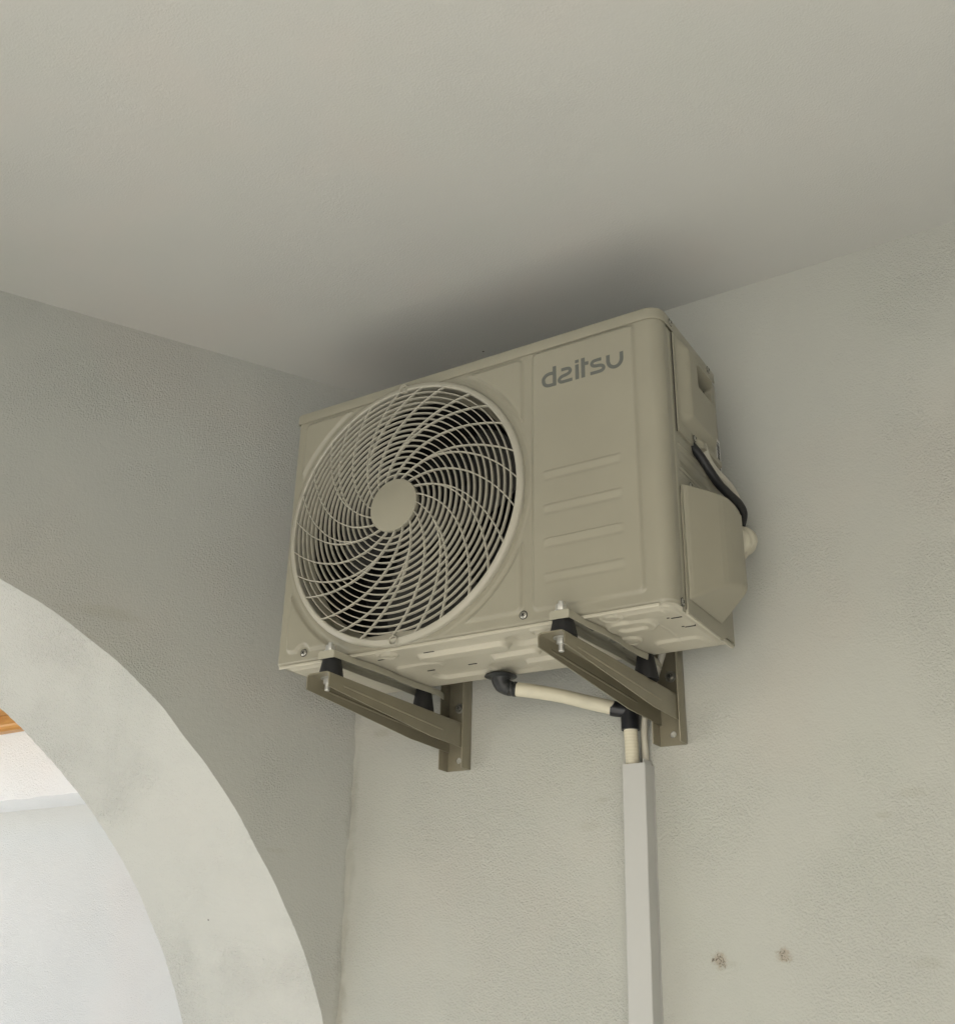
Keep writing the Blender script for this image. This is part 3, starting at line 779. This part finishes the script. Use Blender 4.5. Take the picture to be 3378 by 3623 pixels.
bracket(.1375, .1890, .043, -.0460, -.0557, -.0735, -.1080, .1530, .2090, -.1465, (.1600, -.0370), (.1700, .2470), (.1811, -.1262), (.1807, -.0192), 'taupe steel wall bracket under the fan end of the unit, nearest the arch')
bracket(.6010, .6485, .046, -.0400, -.0505, -.0630, -.1005, .6165, .6705, -.1385, (.6270, -.0380), (.6485, .2420), (.6443, -.1187), (.6455, -.0110), 'taupe steel wall bracket under the right end of the unit, beside the trunking')

# ------------------------------------------------------------------ drain hose, tee, pipes, cables, trunking
dr = empty('drain_hose', (.357, .232, -.003))
tag(dr, 'cream drain hose with a black elbow and tee, running under the unit into the trunking', 'drain hose')
cx, cy = .3555, .2340
bm = lathe(bmesh.new(), [(0, -.0015), (.0260, -.0015), (.0302, -.0036), (.0310, -.0052), (.0280, -.0066), (.0200, -.0086), (.0180, -.0105)], (cx, cy, 0), (0, 0, 1), 48)
path = smooth_path([(cx + .001, cy, -.007), (cx + .0015, cy + .0003, -.0130), (cx + .0050, cy + .0012, -.0215), (cx + .0130, cy + .0035, -.0275), (cx + .0220, cy + .006, -.0300), (cx + .0310, cy + .0083, -.0318)], 6)
tube(bm, path, lambda u: .0192 - .0052 * sst(u / .75) + (.0006 * (1 if sin(u * 75) > 0 else -1) if u > .68 else 0), 36)
link('elbow', bm, M['elbow'], dr, angle=50)
hp = smooth_path([(cx + .029, cy + .0078, -.0312), (.412, .256, -.0350), (.455, .283, -.0425), (.502, .309, -.0550), (.5460, .3280, -.0668)], 10)
link('hose', tube(bmesh.new(), hp, lambda u: .0131 + .0002 * sin(u * 9), 28), M['hose'], dr)
tx, ty = .5715, .3400
bm = tube(bmesh.new(), [(.5400, .3270, -.0665), (.5425, .3278, -.0670), (.545, .3285, -.0675), (.5720, .3390, -.0720)], lambda u: .0145, 32)
tube(bm, [(tx, ty, -.052), (tx, ty, -.108)], .0172, 32)
link('tee', bm, M['tee'], dr, angle=40)
link('hose', tube(bmesh.new(), smooth_path([(tx, ty, -.105), (tx - .0005, ty + .003, -.14), (tx + .000, ty + .005, -.22)], 8), .0126, 28), M['ribbed'], dr)
tr = empty('cable_trunking', (.577, YW, -.7))
tag(tr, 'white square plastic trunking running down the wall below the unit', 'trunking')
def trunk():
    bm = bmesh.new(); z1, z0 = -.1715, GZ + .1
    def sec(z, dx): return [(x + dx, y, z) for x, y in ((.5575, YW - .001), (.5575, .3290), (.5590, .3275), (.6005, .3275), (.6020, .3290), (.6020, YW - .001), (.6000, YW - .001), (.6000, .3300), (.5995, .3293), (.5600, .3293), (.5593, .3300), (.5593, YW - .001))]
    quad_strip(bm, [sec(z1, 0), sec(-.60, -.0055), sec(z0, -.025)]); return bm
link('cover', trunk(), M['trunk'], tr, angle=40)
bm = bmesh.new(); quad_strip(bm, [[(x + dx, y, z) for x, y in ((.5560, YW - .0002), (.5560, YW - .004), (.5572, YW - .004), (.5572, YW - .0002))] for z, dx in ((-.166, 0), (-.6, -.0055), (GZ + .1, -.025))])
quad_strip(bm, [[(x + dx, y, z) for x, y in ((.6024, YW - .0002), (.6024, YW - .004), (.6032, YW - .004), (.6032, YW - .0002))] for z, dx in ((-.1725, 0), (-.6, -.0055), (GZ + .1, -.025))])
box(bm, .5975, .5990, .3305, YW - .002, -.185, -.1640)
link('backing', bm, M['trunk'], tr, smooth=False)
o = link('copper_line', tube(bmesh.new(), smooth_path([(.66, .318, .10), (.652, .322, .035), (.632, .330, -.010), (.606, .346, -.06), (.5935, .352, -.10), (.5925, .354, -.16), (.590, .352, -.24)], 8), .0062, 20), M['line'])
tag(o, 'thin white insulated pipe behind the right bracket running down into the trunking', 'pipe')
o = link('cable', tube(bmesh.new(), smooth_path([(.61, .34, -.03), (.5900, .356, -.08), (.5862, .3585, -.12), (.585, .358, -.20)], 8), .0038, 14), M['rib'])
tag(o, 'slim grey cable between the ribbed hose and the white pipe above the trunking', 'cable')
BLK = [(.786, .126, .350), (.799, .130, .329), (.811, .1375, .3090), (.820, .1527, .2870), (.828, .1757, .2667), (.834, .2073, .2580), (.840, .2453, .2520), (.838, .272, .2380), (.81, .30, .21), (.75, .33, .18)]
WHT = [(.806, .168, .345), (.808, .1800, .3220), (.811, .2042, .3090), (.815, .2450, .3030), (.819, .2780, .2930), (.818, .3000, .2700), (.79, .33, .225), (.72, .345, .18)]
# cables from the terminal cover down behind the valve hood
cb = smooth_path(BLK, 8)
o = link('cable', tube(bmesh.new(), cb, lambda u: .0080 if u < .5 else .0080 - .004 * (u - .5), 18), M['rubber']); tag(o, 'thick black cable hanging from the terminal cover into the valve cover', 'cable')
cw = smooth_path(WHT, 8)
o = link('cable', tube(bmesh.new(), cw, .0085, 18), M['line']); tag(o, 'white sleeved cable bowing outward beside the black one', 'cable')
# wrapped refrigerant pipes bulging out behind the valve hood
pw = smooth_path([(W + .00, .235, .175), (W + .018, .268, .191), (W + .0235, .294, .203), (W + .012, .320, .205), (W - .03, .335, .192), (W - .10, .338, .170), (W - .15, .338, .08)], 10)
o = link('insulated_pipe', tube(bmesh.new(), pw, lambda u: .0235 + .0008 * sin(u * 70), 28), M['tape']); tag(o, 'fat cream wrapped refrigerant pipe bulging out behind the valve cover', 'pipe')

for o in bpy.data.objects:
    if '_w' in o: del o['_w']
